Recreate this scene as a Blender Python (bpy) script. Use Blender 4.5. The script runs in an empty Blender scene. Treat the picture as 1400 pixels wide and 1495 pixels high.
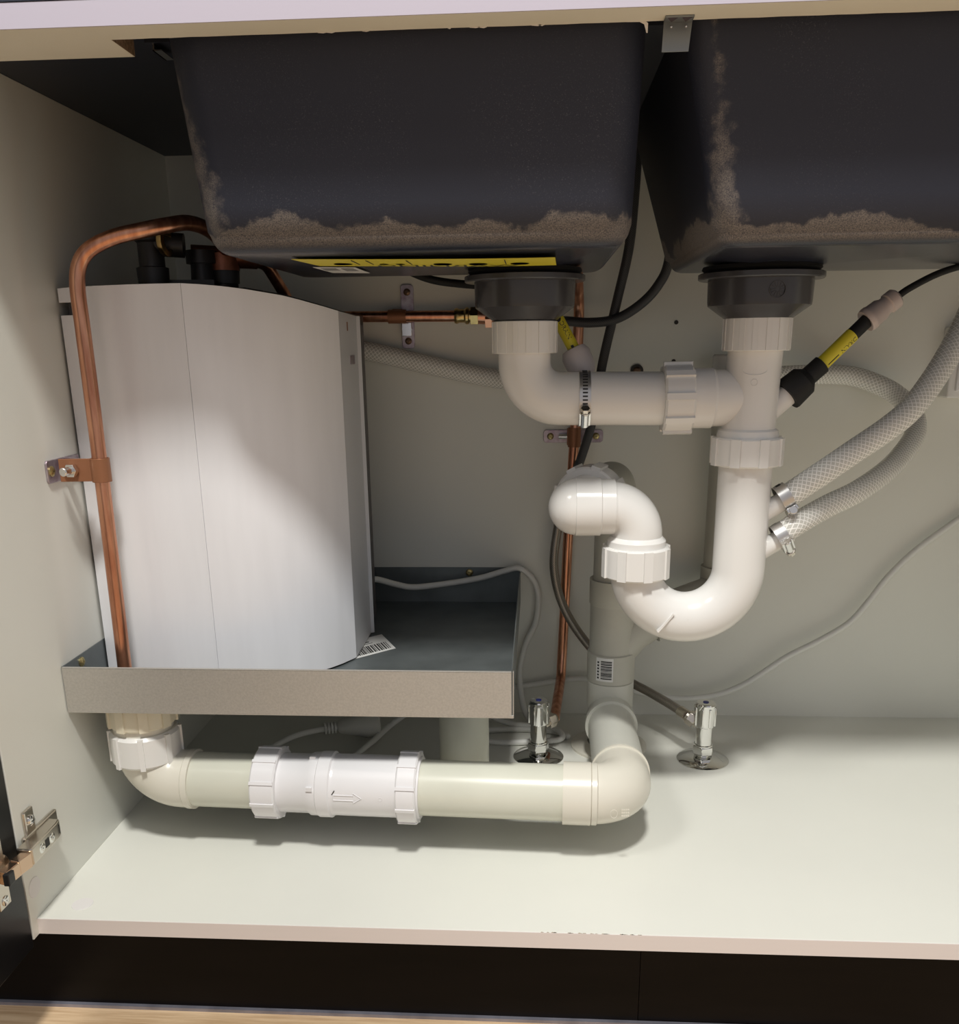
import bpy, math, random
from mathutils import Vector, Matrix
random.seed(5)
C = bpy.context.scene.collection
MM = 0.001
PI = math.pi

# ------------------------------------------------------------------ camera
def cam_axes(yaw, pitch, roll):
    cy, sy, cp, sp = math.cos(yaw), math.sin(yaw), math.cos(pitch), math.sin(pitch)
    w = Vector((sy*cp, cy*cp, -sp)); r = Vector((cy, -sy, 0)); u = r.cross(w)
    c, s = math.cos(roll), math.sin(roll)
    return c*r + s*u, -s*r + c*u, w
R_, U_, W_ = cam_axes(-0.0657, 0.29, -0.0126)
cd = bpy.data.cameras.new('camera'); cam = bpy.data.objects.new('camera', cd); C.objects.link(cam)
M = Matrix((R_, U_, -W_)).transposed().to_4x4()
M.translation = Vector((453.34, -692.26, 495.95))*MM
cam.matrix_world = M
cd.sensor_fit = 'HORIZONTAL'; cd.sensor_width = 36
cd.lens = 36*1332.99/1400
cd.shift_y = (901.81-747.5)/1400
cd.clip_start = .01; cd.clip_end = 60
bpy.context.scene.camera = cam

# ------------------------------------------------------------------ light and exposure
wd = bpy.data.worlds.new('World'); bpy.context.scene.world = wd; wd.use_nodes = True
bg = wd.node_tree.nodes['Background']
bg.inputs[0].default_value = (.97, .95, 1.0, 1); bg.inputs[1].default_value = 0.40
def area(name, loc, target, size, power, col):
    l = bpy.data.lights.new(name, 'AREA'); l.shape = 'DISK'; l.size = size; l.energy = power; l.color = col
    o = bpy.data.objects.new(name, l); C.objects.link(o); o.location = loc
    d = Vector(target) - Vector(loc); o.rotation_euler = d.to_track_quat('-Z', 'Y').to_euler()
    return o
area('ceiling_lamp_light', (.48, -.93, 2.22), (.5, 0, 0), .24, 45, (1, .985, .935))
area('ceiling_lamp_light', (-.8, -1.1, 2.22), (.7, .1, 0), .5, 15, (1, .985, .94))
vs = bpy.context.scene.view_settings
vs.view_transform = 'Standard'; vs.look = 'None'; vs.exposure = 0.0; vs.gamma = 1; vs.use_curve_mapping = False

# ------------------------------------------------------------------ mesh helpers (millimetres in, metres out)
def V(*a): return Vector(a[0] if len(a) == 1 else a)
def frame(d, up=(0, 0, 1)):
    d = V(d).normalized(); up = V(up)
    if abs(d.dot(up)) > .98: up = Vector((0, 1, 0)) if abs(d.y) < .9 else Vector((1, 0, 0))
    a = up.cross(d).normalized(); b = d.cross(a)
    return a, b, d
def fillet(pts, r, n=10):
    pts = [V(p) for p in pts]; out = [pts[0]]
    rs = r if isinstance(r, (list, tuple)) else [r]*len(pts)
    for i in range(1, len(pts)-1):
        a, p, b = pts[i-1], pts[i], pts[i+1]
        u = (a-p).normalized(); v = (b-p).normalized(); ang = u.angle(v)
        if ang > 3.1 or rs[i] < .01: out.append(p); continue
        t = rs[i]/math.tan(ang/2); t = min(t, (a-p).length*.98, (b-p).length*.98); rr = t*math.tan(ang/2)
        c = p + (u+v).normalized()*(rr/math.sin(ang/2))
        s = p+u*t-c; e = p+v*t-c; th = s.angle(e); ax = s.cross(e).normalized()
        for k in range(n+1): out.append(c + Matrix.Rotation(th*k/n, 3, ax) @ s)
    out.append(pts[-1]); return out
def smooth(pts, n=8):
    pts = [V(p) for p in pts]; P = [2*pts[0]-pts[1]] + pts + [2*pts[-1]-pts[-2]]; out = []
    for i in range(1, len(P)-2):
        p0, p1, p2, p3 = P[i-1:i+3]
        for k in range(n):
            t = k/n
            out.append(.5*((2*p1)+(p2-p0)*t+(2*p0-5*p1+4*p2-p3)*t*t+(3*p1-p0-3*p2+p3)*t**3))
    out.append(pts[-1]); return out
class MB:
    def __init__(s): s.v = []; s.f = []; s.uv = {}
    def add(s, vs, fs):
        o = len(s.v); s.v += [V(p) for p in vs]; s.f += [tuple(i+o for i in f) for f in fs]
    def box(s, lo, hi):
        x0, y0, z0 = lo; x1, y1, z1 = hi
        s.add([(x0,y0,z0),(x1,y0,z0),(x1,y1,z0),(x0,y1,z0),(x0,y0,z1),(x1,y0,z1),(x1,y1,z1),(x0,y1,z1)],
              [(0,3,2,1),(4,5,6,7),(0,1,5,4),(1,2,6,5),(2,3,7,6),(3,0,4,7)]); return s
    def obox(s, c, a, b, d, sa, sb, sd):            # centre, three axes, three sizes
        c = V(c); q = []
        for k in (-.5, .5):
            for i, j in ((-.5,-.5),(.5,-.5),(.5,.5),(-.5,.5)): q.append(c+V(a)*sa*i+V(b)*sb*j+V(d)*sd*k)
        s.add(q, [(0,3,2,1),(4,5,6,7),(0,1,5,4),(1,2,6,5),(2,3,7,6),(3,0,4,7)]); return s
    def prism(s, poly, o, a, b, d, depth):
        o, a, b, d = V(o), V(a), V(b), V(d); n = len(poly)
        q = [o+a*x+b*y for x, y in poly]; q += [p+d*depth for p in q]
        s.add(q, [tuple(range(n))[::-1], tuple(range(n, 2*n))]+[(i, (i+1) % n, n+(i+1) % n, n+i) for i in range(n)]); return s
    def lathe(s, prof, o, d=(0,0,1), seg=40, up=(0,0,1), closed=False, scale=(1,1)):
        a, b, d = frame(d, up); o = V(o); base = len(s.v); m = len(prof)
        for t, r in prof:
            for k in range(seg):
                th = 2*PI*k/seg; s.v.append(o+d*t+(a*math.cos(th)*scale[0]+b*math.sin(th)*scale[1])*max(r, .001))
        for i in range(m if closed else m-1):
            j = (i+1) % m
            for k in range(seg):
                k2 = (k+1) % seg; s.f.append((base+i*seg+k, base+i*seg+k2, base+j*seg+k2, base+j*seg+k))
        if not closed:
            if prof[0][1] > .01: s.f.append(tuple(base+k for k in range(seg))[::-1])
            if prof[-1][1] > .01: s.f.append(tuple(base+(m-1)*seg+k for k in range(seg)))
        return s
    def tube(s, path, r, seg=24, caps=True, twist=0):
        path = [V(p) for p in path]; pp = [path[0]]
        for p in path[1:]:
            if (p-pp[-1]).length > .05: pp.append(p)
        path = pp; n = len(path); base = len(s.v); L = 0
        T = []
        for i in range(n):
            t = (path[min(i+1, n-1)]-path[i]).normalized() + (path[i]-path[max(i-1, 0)]).normalized() if 0 < i < n-1 else (path[min(i+1, n-1)]-path[max(i-1, 0)])
            T.append(t.normalized())
        a, b, _ = frame(T[0])
        fb = len(s.f)
        for i in range(n):
            if i:
                L += (path[i]-path[i-1]).length
                q = T[i-1].rotation_difference(T[i]); a = q @ a; a = (a-T[i]*a.dot(T[i])).normalized(); b = T[i].cross(a)
            ri = r[i] if isinstance(r, (list, tuple)) else (r(i/(n-1)) if callable(r) else r)
            for k in range(seg):
                th = 2*PI*k/seg; s.v.append(path[i]+(a*math.cos(th)+b*math.sin(th))*ri)
            if i:
                l0 = L-(path[i]-path[i-1]).length
                for k in range(seg):
                    k2 = (k+1) % seg; s.f.append((base+(i-1)*seg+k, base+(i-1)*seg+k2, base+i*seg+k2, base+i*seg+k))
                    s.uv[len(s.f)-1] = [(k/seg, l0*MM), ((k+1)/seg, l0*MM), ((k+1)/seg, L*MM), (k/seg, L*MM)]
        if caps:
            s.f.append(tuple(base+k for k in range(seg))[::-1]); s.f.append(tuple(base+(n-1)*seg+k for k in range(seg)))
        return s
    def build(s, name, m, parent=None, sm=True, ang=35, bevel=0, solid=0, off=0):
        me = bpy.data.meshes.new(name); me.from_pydata([tuple(p*MM) for p in s.v], [], s.f)
        if s.uv:
            uvl = me.uv_layers.new(name='UVMap')
            for pi, p in enumerate(me.polygons):
                if pi in s.uv:
                    for li, c in zip(p.loop_indices, s.uv[pi]): uvl.data[li].uv = c
        me.update()
        import bmesh
        bm = bmesh.new(); bm.from_mesh(me); bmesh.ops.recalc_face_normals(bm, faces=bm.faces); bm.to_mesh(me); bm.free()
        if sm:
            me.shade_smooth(); me.set_sharp_from_angle(angle=math.radians(ang))
        me.materials.append(m); o = bpy.data.objects.new(name, me); C.objects.link(o)
        if solid:
            md = o.modifiers.new('thick', 'SOLIDIFY'); md.thickness = solid*MM; md.offset = off
            es = o.modifiers.new('edges', 'EDGE_SPLIT'); es.split_angle = math.radians(40)
        if bevel:
            md = o.modifiers.new('bevel', 'BEVEL'); md.width = bevel*MM; md.segments = 2; md.limit_method = 'ANGLE'; md.angle_limit = math.radians(40)
        if parent is not None:
            o.parent = parent
            if parent.type == 'EMPTY': o.matrix_parent_inverse = Matrix.Translation(-parent.location)
        return o
def thing(name, label, cat, loc, group=None):
    o = bpy.data.objects.new(name, None); C.objects.link(o); o.location = V(loc)*MM; o.empty_display_size = .02
    return tag(o, label, cat, group)
def tag(o, label, cat, group=None):
    o['label'] = label; o['category'] = cat
    if group: o['group'] = group
    return o
def struct(o, label=None):
    o['kind'] = 'structure'
    if label: o['label'] = label
    return o
def text_mesh(txt, size):
    cu = bpy.data.curves.new('t', 'FONT'); cu.body = txt; cu.size = size; cu.align_x = 'CENTER'; cu.align_y = 'CENTER'; cu.extrude = 0; cu.resolution_u = 3
    o = bpy.data.objects.new('t', cu); C.objects.link(o); bpy.context.view_layer.update()
    me = bpy.data.meshes.new_from_object(o.evaluated_get(bpy.context.evaluated_depsgraph_get()))
    vs = [tuple(v.co) for v in me.vertices]; fs = [tuple(p.vertices) for p in me.polygons]
    bpy.data.objects.remove(o); bpy.data.curves.remove(cu); bpy.data.meshes.remove(me)
    return vs, fs
def nut(r, h, o, d, nrib=10, rib=2.2, ribw=5, ch=1.6, bore=None):     # ribbed plastic slip nut: hollow ring
    m = MB(); b = bore or r-7
    m.lathe([(0, b), (0, r-ch), (ch, r), (h-ch, r), (h, r-ch), (h, b)], o, d, 48, closed=True)
    a, bb, dd = frame(d)
    for k in range(nrib):
        th = 2*PI*(k+.35)/nrib; rd = a*math.cos(th)+bb*math.sin(th); tg = dd.cross(rd)
        m.obox(V(o)+dd*(h/2)+rd*(r+rib/2-1), tg, dd, rd, ribw, h-1, rib+2)
    return m
def screw(m, c, n, r=4, h=2, cross=True):                             # domed screw head with a cut cross
    m.lathe([(0, r), (h*.4, r), (h*.8, r*.75), (h, r*.35), (h*.7, r*.12), (h*.7, .001)], c, n, 16)
    if cross:
        a, b, d = frame(n)
        m.obox(V(c)+d*h*.75, a, b, d, r*1.1, r*.22, h*.6); m.obox(V(c)+d*h*.75, a, b, d, r*.22, r*1.1, h*.6)
    return m
def hexpoly(r, rot=0): return [(r*math.cos(PI/3*k+rot), r*math.sin(PI/3*k+rot)) for k in range(6)]

# ------------------------------------------------------------------ materials
def mat(name, col, rough=.5, metal=0, bump=0, bscale=400, var=0, vscale=20, spec=.5, trans=0, coat=0, stretch=(1,1,1), col2=None, ior=1.45):
    m = bpy.data.materials.new(name); m.use_nodes = True; nt = m.node_tree; b = nt.nodes['Principled BSDF']
    b.inputs['Base Color'].default_value = (*col, 1); b.inputs['Roughness'].default_value = rough; b.inputs['Metallic'].default_value = metal
    b.inputs['Specular IOR Level'].default_value = spec; b.inputs['Transmission Weight'].default_value = trans; b.inputs['Coat Weight'].default_value = coat
    b.inputs['IOR'].default_value = ior
    if bump or var:
        tc = nt.nodes.new('ShaderNodeTexCoord'); mp = nt.nodes.new('ShaderNodeMapping'); mp.inputs['Scale'].default_value = stretch
        nt.links.new(tc.outputs['Object'], mp.inputs[0])
    if var:
        n = nt.nodes.new('ShaderNodeTexNoise'); n.inputs['Scale'].default_value = vscale; n.inputs['Detail'].default_value = 6
        nt.links.new(mp.outputs[0], n.inputs['Vector'])
        mx = nt.nodes.new('ShaderNodeMix'); mx.data_type = 'RGBA'
        c2 = col2 or tuple(c*(1-var) for c in col)
        mx.inputs[6].default_value = (*col, 1); mx.inputs[7].default_value = (*c2, 1)
        rp = nt.nodes.new('ShaderNodeMapRange'); rp.inputs[1].default_value = .35; rp.inputs[2].default_value = .7
        nt.links.new(n.outputs[0], rp.inputs[0]); nt.links.new(rp.outputs[0], mx.inputs[0]); nt.links.new(mx.outputs[2], b.inputs['Base Color'])
    if bump:
        n2 = nt.nodes.new('ShaderNodeTexNoise'); n2.inputs['Scale'].default_value = bscale; n2.inputs['Detail'].default_value = 3
        nt.links.new(mp.outputs[0], n2.inputs['Vector'])
        bp = nt.nodes.new('ShaderNodeBump'); bp.inputs['Strength'].default_value = bump; bp.inputs['Distance'].default_value = .0006
        nt.links.new(n2.outputs[0], bp.inputs['Height']); nt.links.new(bp.outputs[0], b.inputs['Normal'])
    return m
melamine = mat('white_melamine', (.775, .775, .71), .42, bump=.12, bscale=900, var=.03, vscale=6)
edge_band = mat('edge_banding', (.77, .71, .68), .5, bump=.08, bscale=500)
rail_m = mat('rail_board', (.88, .83, .70), .5, bump=.1, bscale=700, var=.05, vscale=12)
lilac = mat('rail_edge_band', (.47, .43, .50), .55, bump=.05)
chip = mat('chipboard', (.33, .22, .13), .85, bump=.9, bscale=500, var=.5, vscale=300)
black_top = mat('worktop_underside', (.021, .025, .038), .45, bump=.2, bscale=800)
black_lam = mat('black_laminate', (.008, .008, .009), .32, bump=.05, var=.2, vscale=40)
plinth_m = mat('plinth_laminate', (.005, .0035, .003), .4, spec=.15, bump=.15, bscale=120, var=.4, vscale=60, stretch=(.15, 1, 1))
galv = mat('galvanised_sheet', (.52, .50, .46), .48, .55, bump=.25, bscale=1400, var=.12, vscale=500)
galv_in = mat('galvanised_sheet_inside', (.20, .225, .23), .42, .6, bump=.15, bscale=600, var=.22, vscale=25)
zinc = mat('zinc_plate', (.52, .47, .50), .38, .85, bump=.3, bscale=700, var=.4, vscale=160, col2=(.36, .27, .32))
steel = mat('bright_steel', (.75, .74, .72), .2, 1)
yzinc = mat('yellow_zinc', (.50, .42, .20), .32, .9)
dzinc = mat('dark_screw', (.23, .15, .10), .4, .8)
nickel = mat('nickel', (.62, .57, .50), .25, 1, bump=.05)
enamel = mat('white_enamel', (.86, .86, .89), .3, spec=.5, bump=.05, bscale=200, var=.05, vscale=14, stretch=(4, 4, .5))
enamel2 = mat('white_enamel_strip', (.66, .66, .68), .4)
copper = mat('copper', (.70, .36, .23), .28, .95, bump=.12, bscale=150, var=.45, vscale=45, stretch=(3, 3, .4), col2=(.42, .17, .10))
copper_d = mat('aged_copper', (.30, .12, .075), .42, .85, bump=.15, var=.4, vscale=80)
clipm = mat('coated_copper_clip', (.30, .13, .065), .45, .35, bump=.1)
brass = mat('brass', (.62, .46, .20), .28, 1, var=.3, vscale=150)
chrome = mat('chrome', (.80, .80, .78), .07, 1)
blackp = mat('black_plastic', (.012, .012, .013), .42)
rubber = mat('black_rubber', (.010, .010, .010), .65)
greyp = mat('dark_grey_plastic', (.055, .054, .058), .24, spec=.55, bump=.05, bscale=80)
greyp2 = mat('strainer_ribbed', (.06, .058, .06), .35)
pvc = mat('white_pvc', (.78, .77, .745), .2, spec=.5, bump=.03, bscale=60)
pvc_b = mat('bright_white_pvc', (.82, .81, .82), .27, bump=.03, bscale=60)
pvc_c = mat('cream_pvc', (.76, .70, .55), .35)
pvc_y = mat('aged_pvc', (.68, .68, .58), .27, bump=.05, bscale=50, var=.06, vscale=18)
pvc_e = mat('ivory_pvc', (.72, .69, .60), .27, bump=.04, bscale=50)
pvc_g = mat('grey_pvc', (.50, .49, .43), .4, bump=.08, bscale=90, var=.1, vscale=25)
pvc_g2 = mat('light_grey_pvc', (.60, .60, .54), .35, bump=.05, bscale=90)
cablem = mat('cable_sheath', (.76, .76, .72), .45)
paper = mat('label_paper', (.72, .72, .70), .5)
ink = mat('label_ink', (.03, .03, .03), .6)
yellow = mat('yellow_label', (.72, .62, .04), .4)
blue = mat('blue_dot', (.02, .03, .18), .35)
capm = mat('cover_cap', (.77, .745, .73), .5)
chipw = mat('torn_edge_band', (.85, .80, .74), .6)
glue = mat('dark_sealant', (.05, .045, .04), .6)

def hose_mat(name, thread, back, trans, rough, met, pitch, around, width):
    m = bpy.data.materials.new(name); m.use_nodes = True; nt = m.node_tree; b = nt.nodes['Principled BSDF']
    uv = nt.nodes.new('ShaderNodeUVMap'); uv.uv_map = 'UVMap'; sp = nt.nodes.new('ShaderNodeSeparateXYZ'); nt.links.new(uv.outputs[0], sp.inputs[0])
    def mth(op, a, c, cl=False):
        n = nt.nodes.new('ShaderNodeMath'); n.operation = op; n.use_clamp = cl
        for i, q in enumerate((a, c)):
            if q is None: continue
            if isinstance(q, (int, float)): n.inputs[i].default_value = q
            else: nt.links.new(q, n.inputs[i])
        return n.outputs[0]
    uu = mth('MULTIPLY', sp.outputs[0], around); vv = mth('MULTIPLY', sp.outputs[1], pitch)
    o = []
    for op in ('ADD', 'SUBTRACT'):
        f = mth('FRACT', mth(op, uu, vv), None); d = mth('ABSOLUTE', mth('SUBTRACT', f, .5), None); o.append(mth('LESS_THAN', d, width))
    t = mth('MAXIMUM', o[0], o[1])
    mx = nt.nodes.new('ShaderNodeMix'); mx.data_type = 'RGBA'; mx.inputs[6].default_value = (*back, 1); mx.inputs[7].default_value = (*thread, 1)
    nt.links.new(t, mx.inputs[0]); nt.links.new(mx.outputs[2], b.inputs['Base Color'])
    b.inputs['Roughness'].default_value = rough; b.inputs['Metallic'].default_value = met; b.inputs['IOR'].default_value = 1.3
    if trans: nt.links.new(mth('MULTIPLY', mth('SUBTRACT', 1, t), trans), b.inputs['Transmission Weight'])
    bp = nt.nodes.new('ShaderNodeBump'); bp.inputs['Strength'].default_value = .35; bp.inputs['Distance'].default_value = .0005
    nt.links.new(t, bp.inputs['Height']); nt.links.new(bp.outputs[0], b.inputs['Normal'])
    return m
clear_hose = hose_mat('clear_braided_hose', (.96, .95, .91), (.84, .83, .77), .32, .1, 0, 190, 13, .11)
steel_hose = hose_mat('steel_braid', (.34, .31, .27), (.10, .09, .08), 0, .35, .8, 420, 12, .3)
black_hose = hose_mat('dark_braid', (.075, .075, .078), (.03, .03, .032), 0, .45, .3, 420, 12, .3)

def sink_mat(name, xc0, xc1):
    m = bpy.data.materials.new(name); m.use_nodes = True; nt = m.node_tree; b = nt.nodes['Principled BSDF']; L = nt.links.new
    g = nt.nodes.new('ShaderNodeNewGeometry'); sp = nt.nodes.new('ShaderNodeSeparateXYZ'); L(g.outputs['Position'], sp.inputs[0])
    nrm = nt.nodes.new('ShaderNodeSeparateXYZ'); L(g.outputs['Normal'], nrm.inputs[0])
    def noise(sc, det=4):
        n = nt.nodes.new('ShaderNodeTexNoise'); n.inputs['Scale'].default_value = sc; n.inputs['Detail'].default_value = det; L(g.outputs['Position'], n.inputs['Vector']); return n.outputs[0]
    def mth(op, a, c=0, cl=False):
        n = nt.nodes.new('ShaderNodeMath'); n.operation = op; n.use_clamp = cl
        for i, q in enumerate((a, c)):
            if isinstance(q, (int, float)): n.inputs[i].default_value = q
            else: L(q, n.inputs[i])
        return n.outputs[0]
    def sst(x, lo, hi):
        n = nt.nodes.new('ShaderNodeMapRange'); n.interpolation_type = 'SMOOTHSTEP'; n.inputs[1].default_value = lo; n.inputs[2].default_value = hi; L(x, n.inputs[0]); return n.outputs[0]
    big = noise(11, 2); mid = noise(90, 5); fine = noise(1100, 2)
    z = sp.outputs[2]
    zz = mth('SUBTRACT', z, mth('MULTIPLY', mth('SUBTRACT', big, .5), .075))
    zz = mth('SUBTRACT', zz, mth('MULTIPLY', mth('SUBTRACT', mid, .5), .016))
    band = mth('SUBTRACT', 1, sst(zz, .5845, .5885))
    def corner(xc):
        d = mth('ABSOLUTE', mth('SUBTRACT', mth('ADD', sp.outputs[0], mth('MULTIPLY', mth('SUBTRACT', z, .58), .18)), xc)); d = mth('ADD', d, mth('MULTIPLY', mth('SUBTRACT', mid, .35), .03))
        d = mth('ADD', d, mth('MULTIPLY', mth('MAXIMUM', mth('SUBTRACT', z, .61), 0), .10))
        return mth('MULTIPLY', mth('SUBTRACT', 1, sst(d, .006, .017)), mth('LESS_THAN', sp.outputs[1], .075))
    mk = mth('MAXIMUM', band, mth('MULTIPLY', corner(xc0), .8))
    mk = mth('MULTIPLY', mk, sst(nrm.outputs[2], -.93, -.5))
    mk = mth('MULTIPLY', mk, sst(fine, .1, .8)); mk = mth('MULTIPLY', mk, .9)
    base = nt.nodes.new('ShaderNodeMix'); base.data_type = 'RGBA'; base.inputs[6].default_value = (.017, .020, .034, 1); base.inputs[7].default_value = (.085, .08, .095, 1)
    L(mth('MULTIPLY', sst(fine, .56, .8), sst(big, .3, .7)), base.inputs[0])
    mx = nt.nodes.new('ShaderNodeMix'); mx.data_type = 'RGBA'; mx.inputs[7].default_value = (.24, .205, .175, 1)
    L(mk, mx.inputs[0]); L(base.outputs[2], mx.inputs[6]); L(mx.outputs[2], b.inputs['Base Color'])
    down = mth('SUBTRACT', 1, sst(nrm.outputs[2], -.97, -.7))
    L(mth('ADD', .6, mth('MULTIPLY', down, -.36)), b.inputs['Roughness'])
    bp = nt.nodes.new('ShaderNodeBump'); bp.inputs['Strength'].default_value = .3; bp.inputs['Distance'].default_value = .0004
    L(fine, bp.inputs['Height']); L(bp.outputs[0], b.inputs['Normal'])
    return m
sink_l = sink_mat('black_composite_left', .206, 2); sink_r = sink_mat('black_composite_right', .594, 2)

def wood_mat():
    m = bpy.data.materials.new('oak_floor'); m.use_nodes = True; nt = m.node_tree; b = nt.nodes['Principled BSDF']; L = nt.links.new
    tc = nt.nodes.new('ShaderNodeTexCoord'); mp = nt.nodes.new('ShaderNodeMapping'); mp.inputs['Scale'].default_value = (1.2, 22, 1); L(tc.outputs['Object'], mp.inputs[0])
    n = nt.nodes.new('ShaderNodeTexNoise'); n.inputs['Scale'].default_value = 9; n.inputs['Detail'].default_value = 9; n.inputs['Roughness'].default_value = .65; L(mp.outputs[0], n.inputs['Vector'])
    cr = nt.nodes.new('ShaderNodeValToRGB'); cr.color_ramp.elements[0].position = .32; cr.color_ramp.elements[0].color = (.48, .31, .17, 1)
    cr.color_ramp.elements[1].position = .68; cr.color_ramp.elements[1].color = (.78, .58, .37, 1); L(n.outputs[0], cr.inputs[0]); L(cr.outputs[0], b.inputs['Base Color'])
    b.inputs['Roughness'].default_value = .4
    return m
oak = wood_mat()

# ------------------------------------------------------------------ the setting
D, H, W = 501, 720, 1168
m = MB()
for k, y0 in enumerate(range(-2700, 200, 190)):
    m.box((-1800, y0, -137), (2600, y0+189, -125))
struct(m.build('floor', oak, sm=False), 'light oak kitchen floor boards below the black plinth')
b = MB().box((0, 0.7, -16), (W, D, 0)).build('cabinet_floor', melamine, sm=False, bevel=.4)
b.name = 'floor.001'; struct(b, 'white melamine cabinet base board')
e = MB().box((0, 0, -15.8), (W, 1, -.2)).build('edge_strip', edge_band, b, sm=False)
MB().box((-16, -9, -16), (0, D+16, H)).build('wall_left', melamine, sm=False, bevel=.3)
MB().box((W, -9, -16), (W+16, D+16, H)).build('wall_right', melamine, sm=False)
MB().box((0, D, -16), (W, D+16, H)).build('wall_back', melamine, sm=False)
for n in ('wall_left', 'wall_right', 'wall_back'): struct(bpy.data.objects[n])
wl = bpy.data.objects['wall_left']; wb = bpy.data.objects['wall_back']; wl['label'] = 'white melamine left side panel of the cabinet'; wb['label'] = 'white melamine back panel'
struct(MB().box((-700, -9.5, H+.2), (1800, D+60, H+32)).build('ceiling', black_top, sm=False), 'black worktop underside over the cabinet')
# front rail with the ragged cut-out for the sink
m = MB(); P = [(0, -8), (W, -8), (W, 58), (960, 58), (960, 24)]
x = 950
while x > 160: P.append((x, 19+(random.random()-.5)*.8)); x -= 13
P += [(153, 19), (153, 58.5), (0, 58.5)]
m.prism(P, (0, 0, 704), (1, 0, 0), (0, 1, 0), (0, 0, 1), 15.8)
rail = struct(m.build('trim_1', rail_m, sm=False), 'cream front rail above the opening with sink cut-out')
MB().box((0, -9, 704.2), (W, -8, 719.8)).build('edge_strip', lilac, rail, sm=False)
MB().box((152.9, 19.5, 704.1), (153.6, 58, 719)).build('sawn_edge', chip, rail, sm=False)
m = MB()
for x in (300, 306, 331, 390, 405, 411, 447, 452):
    w = 2+random.random()*5; m.prism([(0, 0), (w, 0), (w*.6, 1.2+random.random())], (x, 17.5, 703.9), (1, 0, 0), (0, 1, 0), (0, 0, -1), .5)
m.build('torn_edge', chipw, rail, sm=False)
m = MB(); m.prism([(0, 0), (9, 0), (12, -1.5), (13.6, -7), (14.4, -7), (14.6, -1), (12, 1.2), (5, 1.2)], (511, 18.6, 704), (1, 0, -.02), (0, .2, 1), (0, 1, 0), .6)
m.build('torn_edge', chipw, rail, sm=False)
# plinth, strip under it
pl = MB().box((-500, 38, -124), (551.1, 54, -17)).build('baseboard_front', plinth_m, sm=False, bevel=.5)
struct(pl, 'black plinth board below the cabinet')
MB().box((551.5, 38.6, -124), (1700, 54, -17)).build('plinth_board', plinth_m, pl, sm=False, bevel=.5)
MB().box((-500, 34, -125), (1700, 38, -121.5)).build('sealing_strip', mat('silver_strip', (.35, .35, .42), .35, .6, var=.4, vscale=30), pl, sm=False)
# the neighbouring cabinets left and right of this one
struct(MB().box((-640, 0, -16), (-40, D, H)).build('wall_left_outer', black_lam, sm=False)).name = 'wall_left.001'
# open door on the left
m = MB(); a = V(.0, 1, 0).normalized(); q = V(a.y, -a.x, 0)
m.obox(V(.3, -10.5, 346)+a*(-250)-q*9.5, a, (0, 0, 1), q, 500, 736, 18)
struct(m.build('door_1', black_lam, sm=False, bevel=.6), 'open black cabinet door at the left')

m = MB()
for k in range(26):
    x = 455+random.random()*95; m.prism([(0, 0), (1.5+random.random()*3, 0), (1, .5+random.random()*.7)], (x, .3, -.05), (1, 0, 0), (0, 1, 0), (0, 0, 1), .12)
m.build('worn_spot', mat('exposed_core', (.42, .34, .25), .8), b, sm=False)['kind'] = 'stuff'
# ------------------------------------------------------------------ sink
def bowl_mesh(tx0, tx1, ty0, ty1, bx0, bx1, by0, by1, zb, dx, dy, dz, dr, rb=20, rc=30):
    m = MB(); N = 12; rings = []
    def ring(x0, x1, y0, y1, z, r, zf=None):
        p = []
        for cx, cy, a0 in ((x1-r, y0+r, -PI/2), (x1-r, y1-r, 0), (x0+r, y1-r, PI/2), (x0+r, y0+r, PI)):
            for k in range(N+1):
                t = a0+PI/2*k/N; p.append(V(cx+r*math.cos(t), cy+r*math.sin(t), z))
        # extra points along the sides are not needed
        return p
    for z in (719.5, 704, 680, 650, 620, 600, zb+rb):
        t = (719.5-z)/(719.5-zb); rings.append(ring(tx0+(bx0-tx0)*t, tx1+(bx1-tx1)*t, ty0+(by0-ty0)*t, ty1+(by1-ty1)*t, z, rc))
    for k in range(1, 9):
        th = PI/2*k/8; ins = rb*(1-math.cos(th)); z = zb+rb-rb*math.sin(th)
        rings.append(ring(bx0+ins, bx1-ins, by0+ins, by1-ins, z, max(rc-ins, 8)))
    last = rings[-1]; n = len(last)
    for t in (.25, .5, .75, 1):
        r2 = []
        for p in last:
            d = V(p.x-dx, p.y-dy, 0).normalized(); tg = V(dx, dy, dz)+d*dr; r2.append(V(p.x, p.y, p.z).lerp(tg, t))
        rings.append(r2)
    for r in rings: m.v += r
    for i in range(len(rings)-1):
        for k in range(n): m.f.append((i*n+k, i*n+(k+1) % n, (i+1)*n+(k+1) % n, (i+1)*n+k))
    m.f.append(tuple(range((len(rings)-1)*n, len(rings)*n)))
    return m
sink = thing('double_bowl_sink', 'black composite double bowl sink hanging under the worktop', 'sink', (350, 200, 719))
DL, DR = (440, 212, 562), (655, 208, 560.5)
bl = bowl_mesh(183, 528, 27, 400, 191, 524, 58, 345, 567, *DL, 50, rb=17, rc=26).build('bowl', sink_l, sink, ang=60)
bl['label'] = 'left sink bowl with whitish residue at its lower edge'
br = bowl_mesh(549, 905, 27, 400, 588, 900, 58, 345, 565, *DR, 50, rb=13, rc=15).build('bowl', sink_r, sink, ang=60)
br['label'] = 'right sink bowl'
MB().box((160, 62, 714), (935, 440, 719.6)).build('rim', black_top, sink, sm=False)
m = MB(); m.box((165, 64, 709), (166.2, 88, 714)); m.box((165, 64, 709), (172, 88, 709.8))
m.build('fixing_clip', steel, sink, sm=False)
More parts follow.
